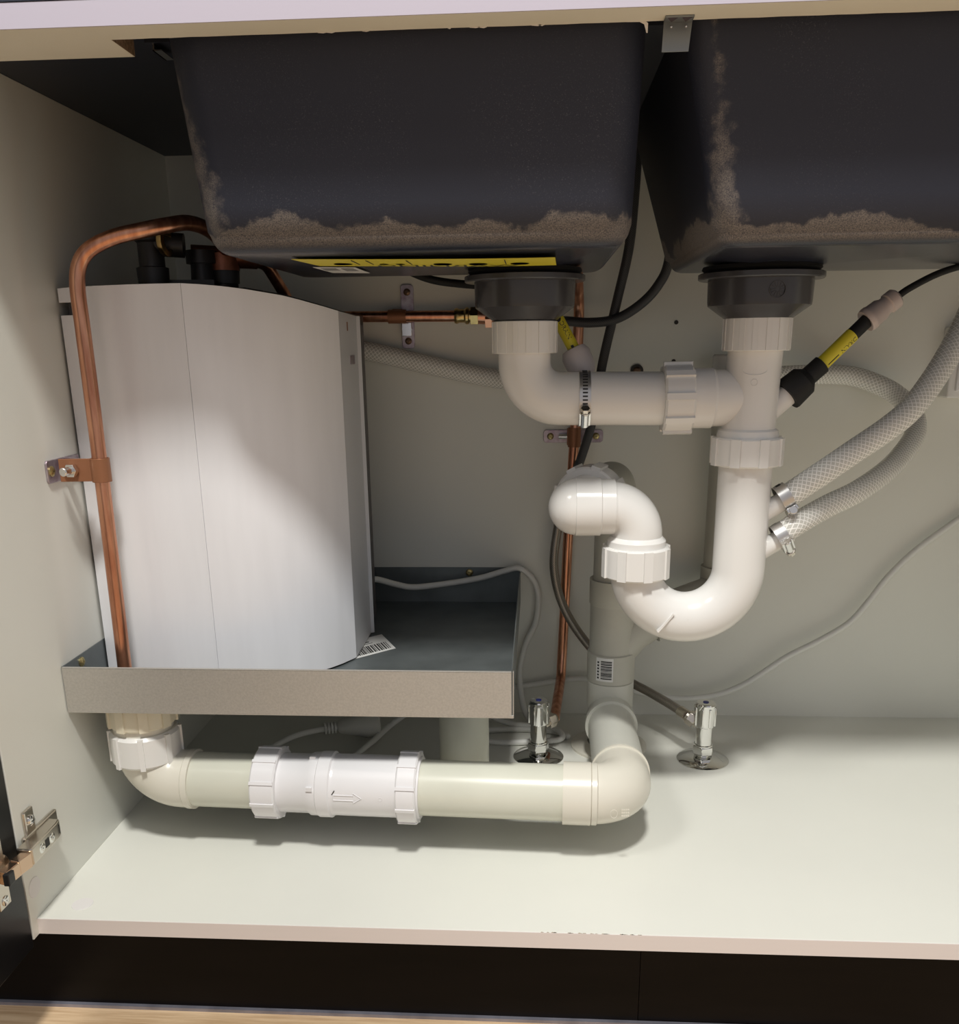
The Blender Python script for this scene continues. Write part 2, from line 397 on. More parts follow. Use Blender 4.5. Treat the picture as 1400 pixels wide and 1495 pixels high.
# stickers under the left bowl, following the slightly dished bottom
def zbot(x, y):
    t = min(1, max(0, 1-(V(x-DL[0], y-DL[1], 0).length-50)/200)); return 566.6-4.6*t
def sticker(poly, off, nx=12):      # quad (4 corners) draped under the bottom
    m = MB(); a, b, c, d = [V(p[0], p[1], 0) for p in poly]
    for j in range(4):
        for i in range(nx+1):
            p = a.lerp(b, i/nx).lerp(d.lerp(c, i/nx), j/3); m.v.append(V(p.x, p.y, zbot(p.x, p.y)-off))
    for j in range(3):
        for i in range(nx): m.f.append((j*(nx+1)+i, j*(nx+1)+i+1, (j+1)*(nx+1)+i+1, (j+1)*(nx+1)+i))
    return m
Y0, Y1 = 92, 149
st = sticker([(252, Y0), (466, Y0), (468, Y1), (262, Y1)], 1.2, 24).build('warning_sticker', yellow, sink, sm=True, solid=.3); st['label'] = 'yellow warning sticker'
vs_, fs_ = text_mesh('WARNING', 15); m = MB()
m.add([(375-p[0]*1.7, Y1-8-p[1]*1.0, zbot(375-p[0]*1.7, Y1-7)-1.7) for p in vs_], fs_)
for x in (437, 402, 372, 336, 322, 287):
    r = 8 if x in (437, 402, 372, 287) else 4
    m.lathe([(0, r*.62), (0, r)], (x, Y0+37, zbot(x, Y0+37)-1.7), (0, 0, -1), 20)
    m.lathe([(0, .1), (0, r*.3)], (x, Y0+37, zbot(x, Y0+37)-1.7), (0, 0, -1), 8)
for x in (425, 312, 300, 345): m.box((x, Y0+3, zbot(x, Y0+20)-1.9), (x+.8, Y1-16, zbot(x, Y0+20)-1.6))
m.build('printed_warning', ink, st, sm=False)
st2 = sticker([(252, 165), (290, 165), (292, 230), (256, 230)], 1.0, 6).build('paper_label', paper, sink, sm=True, solid=.3); st2['label'] = 'small white label with grey print'
m = MB()
for k in range(9): m.box((258+k*1.5, 172, zbot(265, 190)-1.6), (258+k*1.5+.8, 195, zbot(265, 190)-1.4))
m.box((276, 172, zbot(280, 185)-1.6), (287, 200, zbot(280, 185)-1.4))
m.build('printed_label', mat('grey_ink', (.25, .25, .25), .6), st2, sm=False)

def strainer(c, label, dial):
    x, y, z = c
    t = thing('sink_strainer', label, 'strainer', (x, y, z), 'grey strainer bodies under the bowls')
    MB().lathe([(0, 46), (0, 52), (-2.5, 53), (-5, 50), (-5, 44)], (x, y, z+1), (0, 0, 1), 48).build('gasket', rubber, t)
    MB().lathe([(-4, 44), (-4.5, 54), (-5.5, 56), (-9.5, 56), (-10.5, 55), (-11, 47)], (x, y, z), (0, 0, 1), 64).build('flange', greyp, t)
    m = MB().lathe([(-10, 47), (-30, 46.5), (-33, 46), (-43, 32), (-44, 31)], (x, y, z), (0, 0, 1), 64)
    m.build('body', greyp, t)
    m = MB()
    for k in range(5): m.lathe([(-43.6-k*.9, 28.5), (-44-k*.9, 29.5), (-44.4-k*.9, 28.5)], (x, y, z), (0, 0, 1), 40)
    m.lathe([(-43, 28.5), (-50, 28.5)], (x, y, z), (0, 0, 1), 40)
    m.build('threaded_outlet', greyp2, t)
    if dial:
        m = MB(); n = V(math.sin(.1), -math.cos(.1), 0); o = V(x, y, z-21)+n*46.3; a = V(n.y, -n.x, 0)
        m.lathe([(0, 7.5), (.8, 7.5), (.8, 6.7), (0, 6.7)], o, n, 28)
        for k in range(12):
            th = PI*2*k/12; d = a*math.cos(th)+V(0, 0, math.sin(th)); m.obox(o+d*4+n*.3, d, d.cross(n), n, 4.2, .6, .8)
        m.build('date_dial', greyp2, t)
strainer(DL, 'dark grey strainer body under the left bowl', False)
strainer(DR, 'dark grey strainer body with round date dial under the right bowl', True)

# ------------------------------------------------------------------ white trap assembly
TY = 212
tr = thing('sink_trap', 'white plastic double bowl waste assembly with U-bend trap', 'trap', (605, TY, 202))
xl, xr, zh = 440, 655, 446
zn = 517
nut(30.5, 29, (xl, TY, zn-29), (0, 0, 1), 16, .5, 5, .6, bore=20).build('slip_nut', pvc, tr)
nut(30.5, 29, (xr, 208, zn-29), (0, 0, 1), 16, .5, 5, .6, bore=20).build('slip_nut', pvc, tr)
MB().tube(fillet([(xl, TY, zn-20), (xl, TY, zh), (585, TY, zh-1)], 34, 16), 25, 40).build('elbow_pipe', pvc, tr)
# cross joint: big nut, cone collar, branch
nut(31.5, 28, (571, TY, zh-1), (1, 0, .015), 9, 2.4, 6, 2, bore=24).build('slip_nut', pvc, tr)
MB().lathe([(0, 28), (19, 28), (21, 26.5), (24, 25.5)], (598, TY, zh-1), (1, 0, 0), 48).build('collar', pvc, tr)
m = MB(); m.tube([(619, TY, zh-1), (628, TY, zh-1), (645, TY, zh-1)], [26.3, 26.3, 22], 40)
m.build('tee_branch', pvc, tr)
tee = MB().tube([(xr, 208, zn-20), (xr, TY, 470), (xr-1, TY, 416), (xr-1, TY, 412)], [25, 25.2, 25.2, 25.2], 40); tee.lathe([(0, 25), (2, 28), (6, 29), (8, 29)], (xr-1, TY, 417), (0, 0, -1), 40)
tee = tee.build('tee', pvc, tr)
m = MB()                                                     # raised oval maker's mark with small letters
n = V(.02, -1, 0).normalized(); o = V(xr, TY, 470)
def on_cyl(cx, cy, r, x, z, off): th = x/r; return V(cx+math.sin(th)*(r+off), cy-math.cos(th)*(r+off), z)
ov = [(11*math.cos(t*PI/20), 4.4*math.sin(t*PI/20)) for t in range(40)]; path = [on_cyl(xr, TY, 25.2, p[0]-4, 471+p[1], .1) for p in ov]; path.append(path[0])
m.tube(path, .35, 6, False)
v_, f_ = text_mesh('CLIPS', 5.5)
m.add([on_cyl(xr, TY, 25.2, p[0]*.95-4, 471+p[1]*.8, .35) for p in v_], f_)
path = [on_cyl(xr, TY, 25.2, 3*math.cos(t*PI/8)-4, 460+3*math.sin(t*PI/8), .1) for t in range(17)]; m.tube(path, .25, 6, False)
m.build('raised_mark', pvc, tee)
xd = 654
nut(33, 27, (xd, TY, 382), (0, 0, 1), 8, 1.6, 9, 1.5, bore=24).build('slip_nut', pvc, tr)
ub = MB().tube(fillet([(xd, TY, 395), (xd, TY, 228), (552, TY, 228), (552, TY, 282)], 50.9, 20), 25.5, 44).build('u_bend', pvc, tr)
m = MB(); m.obox((581, TY-23, 229), V(.62, 0, .78).normalized(), (0, 1, 0), V(.78, 0, -.62).normalized(), 24, 8, 1.8)
m.build('moulding_rib', pvc, ub)
m = MB()                                                     # hose spigots on the riser
for z, dz in ((336, .62), (298, .62)):
    m.tube([(xd+12, TY, z-6), (xd+28, TY, z+4), (xd+48, TY, z+4+20*dz)], [10, 9.5, 9], 24)
m.build('hose_spigot', pvc, ub)
nut(33, 31, (552, TY, 271), (0, 0, 1), 8, 1.5, 9, 1.5, bore=24).build('slip_nut', pvc, tr)
m = MB().tube(fillet([(552, TY, 285), (552, TY, 341), (520, TY, 341)], 27, 14), 25, 44)
m.lathe([(0, 29.5), (8, 29), (12, 25.5)], (552, TY, 300), (0, 0, 1), 40)
m.build('outlet_elbow', pvc, tr)
m = MB().lathe([(0, 25), (0, 27.2), (13, 27.2), (14, 28.6), (38, 28.6), (38.5, 28)], (529, TY, 341), (-1, 0, 0), 48)
m.build('collar', pvc, tr)
dirb = V(58, 150, 4).normalized()
m = MB(); m.lathe([(0, 28)]+[(28*math.sin(t*PI/16), 28*math.cos(t*PI/16)) for t in range(1, 9)], (492, TY, 341), (-1, 0, 0), 44)
m.tube([V(492, TY, 341), V(492, TY, 341)+dirb*50], 27.5, 44)
m.build('rear_elbow', pvc, tr)
nut(35, 26, V(492, TY, 341)+dirb*30, dirb, 8, 2, 10, 2, bore=24).build('slip_nut', pvc, tr)

# ------------------------------------------------------------------ grey waste stack
SX, SY = 546, 395
stk = thing('waste_stack', 'grey plastic waste stack rising from the floor behind the trap', 'drain pipe', (SX, SY, 0))
s0 = V(492, TY, 341)+dirb*50; s1 = V(SX, SY-8, 345)
MB().tube(fillet([s0, s1, (SX, SY, 240), (SX, SY, 205)], [0, 44, 0, 0], 14), 24.5, 40).build('elbow_pipe', pvc_g, stk)
MB().lathe([(0, 25), (0, 29.5), (20, 29.5), (23, 26)], s0-dirb*2, dirb, 40).build('coupling', pvc_g, stk)
MB().lathe([(0, 24), (0, 28.6), (-30, 28.6), (-33, 26.5), (-70, 26.5)], (SX, SY, 222), (0, 0, 1), 44).build('upper_socket', pvc_g, stk)
m = MB().tube([(SX, SY, 195), (SX, SY, 120)], 27.3, 40); m.tube([(SX, SY, 122), (SX+24, SY+8, 150), (SX+60, SY+20, 172)], [24, 25, 25], 36)
m.lathe([(0, 25), (0, 28), (10, 28)], (SX+44, SY+15, 161), (30, 9, 19), 36)
m.build('branch_fitting', pvc_g, stk)
bs = MB().lathe([(0, 27), (1, 29.6), (37, 29.6), (38, 28)], (SX, SY, 92), (0, 0, 1), 44).build('barcode_sleeve', pvc_g, stk)
def curved_label(cx, cy, r, a0, a1, z0, z1, off):
    m = MB(); n = 10
    for i in range(n+1):
        th = a0+(a1-a0)*i/n
        for z in (z0, z1): m.v.append(V(cx+math.sin(th)*(r+off), cy-math.cos(th)*(r+off), z))
    for i in range(n): m.f.append((2*i, 2*i+2, 2*i+3, 2*i+1))
    return m
lb = curved_label(SX, SY, 29.6, -.72, .02, 98, 128, .25).build('barcode_label', paper, bs, solid=.2)
m = MB(); z = 101
while z < 125:
    w = random.choice((.6, .9, 1.5)); q = curved_label(SX, SY, 29.6, -.50, -.04, z, z+w, .5); m.add(q.v, q.f); z += w+random.choice((.5, .7, 1.1))
for k in range(6):
    q = curved_label(SX, SY, 29.6, -.66, -.58, 101+k*4, 103.4+k*4, .5); m.add(q.v, q.f)
m.build('printed_bars', ink, bs)
MB().lathe([(0, 24), (1, 29), (36, 29), (37.5, 27)], (SX, SY, 55), (0, 0, 1), 44).build('lower_socket', pvc_g2, stk)
MB().tube([(SX, SY, 56), (SX, SY, 0)], 25.5, 40).build('riser', pvc_g2, stk)
MB().lathe([(0, 30), (0, 48), (3, 48), (6, 40), (7, 27), (0, 26)], (SX, SY, 0), (0, 0, 1), 56).build('floor_flange', pvc_e, stk)

# ------------------------------------------------------------------ vent pipe at the back
vt = thing('vent_pipe', 'grey vent pipe with a pale cap standing against the back panel', 'pipe', (688, 462, 180))
MB().tube(fillet([(688, 462, 470), (688, 462, 190), (SX+62, SY+24, 172)], 28, 12), 22.5, 36).build('pipe', pvc_g, vt)
MB().lathe([(0, 22), (0, 25.5), (36, 25.5), (37, 22)], (688, 462, 186), (0, 0, 1), 40).build('coupling', pvc_g, vt)
MB().lathe([(0, 24), (0, 26), (18, 26), (20, 24)], (688, 462, 462), (0, 0, 1), 40).build('cap', pvc, vt)

# ------------------------------------------------------------------ low drain line with check valve
dl = thing('tray_drain_pipe', 'pale drain line running low across the cabinet under the tray', 'drain pipe', (300, 118, 45))
A, B = V(52, 146, 70.5), V(540, 128, 69); ax = (B-A).normalized()
def onax(x): return A+ax*((x-A.x)/ax.x)
nut(33, 25, (54, 146, 133), (0, 0, 1), 9, 1.6, 9, 2, bore=25).build('slip_nut', pvc_c, dl)
nut(34.5, 34, (54, 146, 93), (0, 0, 1), 8, 1.8, 5, 3, bore=26).build('slip_nut', pvc, dl)
m = MB().tube(fillet([(54, 146, 156), A, onax(102)], 38, 16), 29.5, 44)
m.lathe([(0, 29.5), (1, 30.6), (7, 30.6), (7.5, 28)], onax(97), ax, 44)
m.build('elbow', pvc_e, dl)
lp = MB().tube([onax(98), onax(512)], 28, 48).build('long_pipe', pvc_y, dl)
cv = MB().lathe([(0, 28), (0, 30), (36, 30), (39, 32), (47, 32), (48, 33.4), (60, 33.4), (61.5, 31.5), (64, 31), (64, 31), (150, 31), (150, 28)], onax(189), ax, 56).build('check_valve', pvc_b, dl)
cv['label'] = 'white check valve body with raised flow arrow'
nut(36.5, 25, onax(171), ax, 10, 1.0, 3.2, 1.6, bore=28).build('valve_nut', pvc_b, cv)
nut(36.5, 20, onax(317), ax, 10, 1.0, 3.2, 1.6, bore=28).build('valve_nut', pvc_b, cv)
m = MB(); rr = 31
def onpipe(x, t, off=0):   # t = arc distance below the pipe's front line
    c = onax(x); s = V(0, -1, 0); a = t/rr; return c + V(0, -math.cos(a), math.sin(a))*(rr+off)
arrow = [(254, 2.6), (274, 2.6), (274, 5), (282, 0), (274, -5), (274, -2.6), (254, -2.6)]
P = [onpipe(x, z+1, .2) for x, z in arrow]; P.append(P[0]); m.tube(P, .55, 6, False); m.build('flow_arrow', pvc_b, cv); m = MB()
for x in (249, 301): m.tube([onpipe(x+1.8*math.cos(t*PI/6), 1+1.8*math.sin(t*PI/6), .1) for t in range(13)], .25, 6, False)
m.obox(onpipe(230, 9, 1.5), ax, (0, 0, 1), (0, 1, 0), 6, 4, 3); m.obox(onpipe(230, 42, 1.5), ax, (0, 1, 0), (0, 0, 1), 6, 4, 3)
m.build('raised_mark', pvc_b, cv)['kind'] = 'stuff'
m = MB(); m.obox(onpipe(254, 6, .25), V(.5, 0, .8).normalized(), V(.8, 0, -.5).normalized(), (0, 1, 0), 5.5, .9, .3); m.build('pen_mark', ink, cv, sm=False)
MB().lathe([(0, 28), (0, 31), (27, 31), (28, 29.6), (28, 28)], onax(480), ax, 52).build('pipe_socket', pvc_e, dl)
Bf = V(SX-1, SY-20, 47)
fwd = (Bf-B).normalized()
el = MB().tube(fillet([onax(500), B, B+fwd*62], 34, 18), 29.6, 48).build('corner_elbow', pvc_e, dl)
m = MB(); m.lathe([(0, 28.5), (0, 31.2), (4, 31.2), (5, 28.5)], B+fwd*58, fwd, 52); m.lathe([(0, 29.6), (0, 30.6), (5, 30.6), (6, 29)], onax(508), ax, 48); m.build('elbow_lip', pvc_e, el)
m = MB(); c = V(528, 98.5, 64)
m.tube([c+V(3.4*math.cos(t*PI/8), .02*math.sin(t), 4.4*math.sin(t*PI/8)) for t in range(17)], .25, 6, False)
for k in range(3):
    for j in range(4): m.obox(c+V(8+j*2, .9+.2*j, 4-k*3.2), (1, 0, 0), (0, 0, 1), (0, 1, 0), 1.4, 1.6, .5)
m.build('raised_mark', pvc_e, el)
MB().tube([B+fwd*55, Bf], 28, 48).build('return_pipe', pvc_g2, dl)
MB().lathe([(0, 28), (0, 31.5), (3, 32), (30, 30), (60, 26)], Bf-fwd*34, fwd, 48).build('tee_socket', pvc_g2, dl)

# standpipe under the tray
sp_ = thing('support_pipe', 'vertical pale pipe from tray down to the floor', 'pipe', (372, 255, 0))
MB().tube([(372, 255, 160.5), (372, 255, 0)], 28, 44).build('pipe', pvc_y, sp_)
MB().lathe([(0, 29), (0, 50), (2.5, 50), (5, 42), (5.5, 28.5)], (372, 255, 0), (0, 0, 1), 56).build('floor_flange', pvc_e, sp_)

# ------------------------------------------------------------------ chrome stop valves
def valve(c, out, label):
    x, y, z = c; t = thing('stop_valve', label, 'valve', c, 'chrome stop valves on the cabinet floor')
    MB().lathe([(0, 31.5), (1.4, 31.5), (2.2, 30.5), (5, 20), (7, 12), (7, 0)], c, (0, 0, 1), 56).build('floor_rose', chrome, t)
    m = MB(); m.lathe([(6, 8.5), (21, 8.5)], c, (0, 0, 1), 24); m.prism(hexpoly(13.5, .25), (x, y, 10), (1, 0, 0), (0, 1, 0), (0, 0, 1), 10.5)
    m.build('nut', chrome, t, bevel=.8)
    MB().lathe([(20.5, 11.5), (22, 11.5), (22.6, 10), (50, 10.3), (51, 9)], c, (0, 0, 1), 32).build('body', chrome, t)
    m = MB(); m.lathe([(46, 9), (46, 12), (47, 12.6), (74.6, 12.4), (76.5, 11), (76.8, 0)], c, (0, 0, 1), 40)
    for k in range(8):
        th = PI/4*k+.3; d = V(math.cos(th), math.sin(th), 0); m.obox(V(x, y, 59.5)+d*12.5, V(-d.y, d.x, 0), (0, 0, 1), d, 3.4, 24, 2.6)
    h = m.build('handle', chrome, t, bevel=.6)
    MB().lathe([(0, 3.6), (.6, 3.4), (.8, 0)], (x, y, 76.7), (0, 0, 1), 20).build('blue_dot', blue, h)
    o = V(out).normalized(); p = V(x, y, 43)
    m = MB(); m.lathe([(8, 6.5), (17, 6.5)], p, o, 20); a, b, dd = frame(o); m.prism(hexpoly(9.5), p+o*14, a, b, dd, 10); m.lathe([(23, 8), (27, 7)], p, o, 20)
    m.build('outlet_nut', nickel, t, bevel=.5)
    return p+o*25
pL = valve((456, 358, 0), (1, .75, .12), 'chrome stop valve feeding the copper pipe, left of the grey stack')
pR = valve((659, 357, 0), (-.82, .35, .5), 'chrome stop valve feeding the braided hose, right of the grey stack')

# ------------------------------------------------------------------ drip tray and heater
ty = thing('drip_tray', 'galvanised sheet metal tray fixed to the left panel under the heater', 'tray', (215, 300, 161))
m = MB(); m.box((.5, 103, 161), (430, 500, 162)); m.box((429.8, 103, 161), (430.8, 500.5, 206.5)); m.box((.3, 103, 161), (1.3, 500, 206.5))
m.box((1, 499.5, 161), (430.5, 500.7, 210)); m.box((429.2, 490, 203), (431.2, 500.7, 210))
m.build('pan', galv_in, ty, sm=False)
m = MB(); m.box((-.0+1, 101.6, 160), (430, 102.8, 206)); m.box((1, 101.6, 205.2), (430, 104.5, 206.3)); m.box((431.2, 102.2, 160), (432.2, 106, 206)); m.box((428, 101.4, 160), (432, 103, 163))
m.build('front_lip', galv, ty, sm=False, bevel=.3)
screw(MB(), (362, 499.5, 203), (0, -1, 0), 5, 2.5).build('screw_head', yzinc, ty); screw(MB(), (1.3, 139, 199), (1, 0, 0), 5, 2.5).build('screw_head', yzinc, ty)
tb = MB(); tb.add([(243, 252, 162.4), (291, 298, 162.4), (266, 350, 162.6), (214, 300, 162.6)], [(0, 1, 2, 3)])
tl = tb.build('barcode_sticker', paper, ty, sm=False, solid=.2)
m = MB(); e1 = V(48, 46, 0).normalized(); e2 = V(-25, 52, 0).normalized(); o = V(243, 252, 162.8); t = 14
while t < 62:
    w = random.choice((.8, 1.2, 2.0)); m.obox(o+e1*(t+w/2)+e2*17, e1, e2, (0, 0, 1), w, 24, .2); t += w+random.choice((.7, 1.0, 1.6))
m.obox(o+e1*30+e2*42, e1, e2, (0, 0, 1), 26, 2.5, .2); m.obox(o+e1*38+e2*36, e1, e2, (0, 0, 1), 16, 1, .2)
m.build('printed_bars', ink, tl, sm=False)

ht = thing('water_heater', 'white curved-front water heater cabinet standing in the metal tray', 'water heater', (140, 260, 163))
plan = [(3, 190, 551.6), (22, 183, 552.3), (48, 176, 552.6), (78, 170, 552.8), (106, 168, 553), (128.7, 168, 553), (129, 170.3, 553), (129.6, 170.3, 553), (129.9, 168.2, 553), (146, 171, 552), (164, 176, 550.4), (182, 184, 548.2), (198, 194.5, 545.5), (212, 205.5, 543), (224, 217.5, 539.8), (232, 227, 537.3), (241, 240, 534.5), (252, 261, 530.7)]
side = [(252, 261, 530.9), (252.5, 300, 530), (252.5, 352, 528.7), (256.5, 354, 528.6)]
m = MB(); rows = (164, 527.5, 539, None)
for x, y, zt in plan:
    for r in rows: m.v.append(V(x, y, r if r and r < zt-1 else zt-(1-rows.index(r)/9 if r else 0)))
for i in range(len(plan)-1):
    for j in range(3):
        if i == 0 and j == 1: continue
        m.f.append((i*4+j, (i+1)*4+j, (i+1)*4+j+1, i*4+j+1))
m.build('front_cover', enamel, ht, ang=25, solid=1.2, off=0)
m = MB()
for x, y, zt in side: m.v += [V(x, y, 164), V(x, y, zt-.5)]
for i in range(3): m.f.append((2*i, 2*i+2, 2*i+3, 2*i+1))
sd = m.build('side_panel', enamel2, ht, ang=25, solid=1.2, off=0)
m = MB(); m.box((252.4, 298, 512), (253.3, 303, 521)); m.build('keyhole', clipm, sd, sm=False)
m = MB(); m.box((252.4, 306, 478), (253.8, 330, 487)); m.build('latch', zinc, sd, sm=False)
pl_in = [(x*.97+4, y+8, z) for x, y, z in plan if not 128.5 < x < 130]+[(247, 352, 529), (247, 425, 529), (60, 425, 545), (6, 210, 549)]
m = MB(); n = len(pl_in)
m.v = [V(x, y, 165) for x, y, z in pl_in]+[V(x, y, z-9) for x, y, z in pl_in]
m.f = [tuple(range(n)), tuple(range(n, 2*n))]+[(i, (i+1) % n, n+(i+1) % n, n+i) for i in range(n)]
m.build('tank_body', mat('grey_body', (.13, .12, .12), .5), ht, sm=False)
m = MB(); m.v = [V(x, y, z-8.9) for x, y, z in pl_in]+[V(x, y+2, z+1.8 if x > 170 else z-3) for x, y, z in pl_in]
m.f = [tuple(range(n)), tuple(range(n, 2*n))]+[(i, (i+1) % n, n+(i+1) % n, n+i) for i in range(n)]
m.build('top_cap', blackp, ht, sm=False)
# valves on the heater's top
g = MB(); g.lathe([(0, 11), (8, 11), (8, 14), (30, 15), (31, 12), (52, 12), (54, 14), (62, 14)], (86, 215, 540), (0, 0, 1), 24); g.tube([(86, 215, 592), (116, 222, 590)], 11, 20)
g.build('relief_valve', blackp, ht)
g = MB(); g.lathe([(0, 14), (14, 14), (14, 12), (36, 11), (36, 15), (48, 15)], (122, 250, 540), (0, 0, 1), 24); g.obox((112, 235, 556), (1, .2, 0), (-.2, 1, 0), (0, 0, 1), 50, 16, 8)
g.build('inlet_valve', blackp, ht)
MB().lathe([(0, 8), (0, 12), (2, 13), (5, 13), (6, 9), (6, 8)], (102, 205, 592), (1, -.1, 0), 24, closed=True).build('brass_ring', brass, ht)
g = MB(); g.lathe([(0, 15), (10, 15), (14, 13), (24, 12)], (140, 262, 538), (0, 0, 1), 24); g.tube([(140, 262, 558), (140, 262, 583)], [14, 15], 24)
g.build('tee_base', blackp, ht)
g = MB(); g.lathe([(0, 9), (2, 15), (18, 15.5), (20, 9)], (140, 262, 568), (0, 0, 1), 24); g.tube([(112, 250, 584), (170, 274, 582)], [10, 10], 20)
g.build('copper_tee', copper_d, ht)

# ------------------------------------------------------------------ copper pipes
def pipe(name, label, pts, r, rad, m_=copper, n=12, cat='pipe', seg=28):
    return tag(MB().tube(fillet(pts, rad, n), r, seg).build(name, m_), label, cat)
lc = thing('copper_pipe', 'long copper pipe looping over the white heater at the left panel', 'pipe', (47, 138, 163))
MB().tube(smooth([(45, 138, 163), (46, 138, 250), (47, 138, 350), (47.5, 138, 450), (47.5, 138, 515), (47.5, 138, 548), (51, 139, 567), (61, 141, 580), (81, 146, 590), (104, 156, 596.5), (122, 170, 602), (134, 190, 606), (143, 215, 603), (146, 240, 595), (146, 256, 586)], 8), 6.7, 28).build('bent_tube', copper, lc)
pipe('copper_pipe', 'short bent copper pipe behind the heater top under the left bowl', [(150, 268, 581), (172, 297, 580), (181, 333, 550), (186, 350, 520)], 6.2, 24)
pipe('copper_pipe', 'upright copper pipe on the back panel down to the left stop valve', [(496, 430, 600), (500, 468, 556), (502, 485, 540), (500, 484, 400), (493, 484, 250), (488, 484, 100), (486, 474, 62), pL], 6.4, [0, 30, 30, 60, 60, 60, 20, 0])
hc = thing('copper_pipe', 'horizontal copper pipe with brass coupling on the back panel', 'pipe', (290, 484, 531))
MB().tube([(150, 484, 532), (368, 484, 530.5)], 6.6, 24).build('tube', copper, hc)
m = MB(); a, b, d = frame((1, 0, 0)); m.lathe([(0, 7), (0, 8.5), (3, 9.5), (6, 8), (12, 8), (14, 10), (17, 10), (18, 8), (28, 8)], (350, 484, 530.7), (1, 0, 0), 28); m.prism(hexpoly(11.5), (370, 484, 530.6), a, b, d, 9)
m.build('compression_fitting', brass, hc)
m = MB().tube(fillet([(378, 484, 530), (397, 484, 529), (410, 480, 529)], 8), 9, 24); m.prism(hexpoly(11), (388, 484, 526), a, b, d, 8)
m.build('copper_elbow', mat('pink_copper', (.75, .38, .24), .3, .9), hc)

# brackets
def back_bracket(cx, cz, vert, label):
    t = thing('pipe_bracket', label, 'bracket', (cx, 500, cz), 'zinc saddle brackets on the back panel')
    u, v = (V(0, 0, 1), V(1, 0, 0)) if vert else (V(1, 0, 0), V(0, 0, 1)); n = V(0, -1, 0); o = V(cx, 500.9, cz)
    L, w, r = 38, 8, 4; P = []
    for sx, sy, a0 in ((1, -1, -PI/2), (1, 1, 0), (-1, 1, PI/2), (-1, -1, PI)):
        for k in range(5): th = a0+PI/2*k/4; P.append((sx*(L-r)+r*math.cos(th), sy*(w-r)+r*math.sin(th)))
    m = MB().prism(P, o, u, v, n, 2.4); m.build('plate', zinc, t, bevel=.4)
    for s in (-1, 1): screw(MB(), o+u*s*29+n*2.2, n, 4.3, 2.4).build('screw_head', yzinc if not vert else dzinc, t)
    return t, u, v, n, o
t, u, v, n, o = back_bracket(290, 531, True, 'upright zinc bracket holding the horizontal copper pipe')
m = MB(); m.lathe([(0, 7), (0, 8.2), (22, 8.2), (22, 7)], (268, 484, 531), (1, 0, 0), 28, closed=True); m.box((273, 485, 523), (285, 499, 540))
m.build('pipe_clip', clipm, t)
m = MB(); m.prism(hexpoly(7), (289, 498.6, 516), (1, 0, 0), (0, 0, 1), (0, -1, 0), 5); m.box((283, 493, 508), (295, 498.7, 524)); m.build('clip_nut', steel, t, bevel=.4)
t, u, v, n, o = back_bracket(498, 383, False, 'level zinc bracket holding the upright copper pipe')
m = MB(); m.lathe([(0, 7), (0, 8.2), (24, 8.2), (24, 7)], (499, 484, 371), (0, 0, 1), 28, closed=True); m.box((490, 485, 373), (499, 499, 393))
m.build('pipe_clip', clipm, t)
m = MB(); m.tube([(480, 495, 383), (493, 492, 383)], 3.2, 12); m.build('clip_bolt', steel, t)
t = thing('pipe_bracket', 'zinc angle bracket holding the copper loop off the left panel', 'bracket', (0, 150, 388))
m = MB(); m.prism([(-12, -10.5), (-14, -8), (-14, 8), (-12, 10.5), (48, 10.5), (48, -10.5)], (.1, 140, 388), (0, 1, 0), (0, 0, 1), (1, 0, 0), 2.2)
m.prism([(0, -10.5), (26, -10.5), (26, 10.5), (0, 10.5)], (1, 158, 388), (1, -.5, 0), (0, 0, 1), (0, 1, 0), 2)
m.build('angle_plate', zinc, t, bevel=.4)
m = MB(); aa = V(1, -.55, 0).normalized(); bb = V(.55, 1, 0).normalized()
cc = V(47.3, 138, 389)
m.lathe([(0, 7.6), (0, 8.8), (22, 8.8), (22, 7.6)], cc-V(0, 0, 11), (0, 0, 1), 28, closed=True)
m.obox(cc+V(-20, -1, 0), (1, .08, 0), (-.08, 1, 0), (0, 0, 1), 36, 3, 21)
m.build('pipe_clip', clipm, t, bevel=.3)
m = MB(); fr = V(-.12, -1, .02).normalized(); a, b, d = frame(fr); o = V(22, 134.5, 389); m.prism(hexpoly(6.5), o, a, b, d, 5); m.lathe([(0, 4), (15, 4), (15.6, 3.2)], o, fr, 20)
m.build('bolt', steel, t, bevel=.3)
screw(MB(), (2.3, 133, 388.5), (1, 0, 0), 5, 2.4).build('screw_head', yzinc, t)

# ------------------------------------------------------------------ hoses
h1 = thing('braided_hose', 'dark braided hose curving from the brass fitting to behind the right bowl', 'hose', (480, 460, 520))
MB().tube(smooth([(408, 480, 529), (435, 470, 523), (481, 458, 522.5), (515, 450, 520), (545, 445, 524), (572, 438, 540), (590, 432, 560), (600, 428, 585), (602, 425, 640), (600, 425, 713)], 8), 5.6, 20).build('hose', black_hose, h1)
h2 = thing('braided_hose', 'long braided hose from between the bowls to the right stop valve', 'hose', (520, 450, 300))
hp = smooth([(562, 438, 713), (560, 440, 655), (556, 444, 600), (545, 450, 545), (530, 452, 474), (521, 461, 410), (505, 468, 352), (488, 470, 310), (479, 472, 268), (475, 470, 216), (488, 468, 165), (518, 462, 118), (560, 450, 78), (600, 425, 62), (622, 395, 58), pR], 8)
k = 54
MB().tube(hp[:k+1], 5.6, 20).build('dark_hose', black_hose, h2); o = MB().tube(hp[k:], 5.8, 20).build('steel_hose', steel_hose, h2); o['label'] = 'steel braided lower length'
MB().lathe([(0, 5.8), (0, 7), (14, 7), (14, 5.8)], pR, V(hp[-4]-pR), 20, closed=True).build('ferrule', nickel, h2)
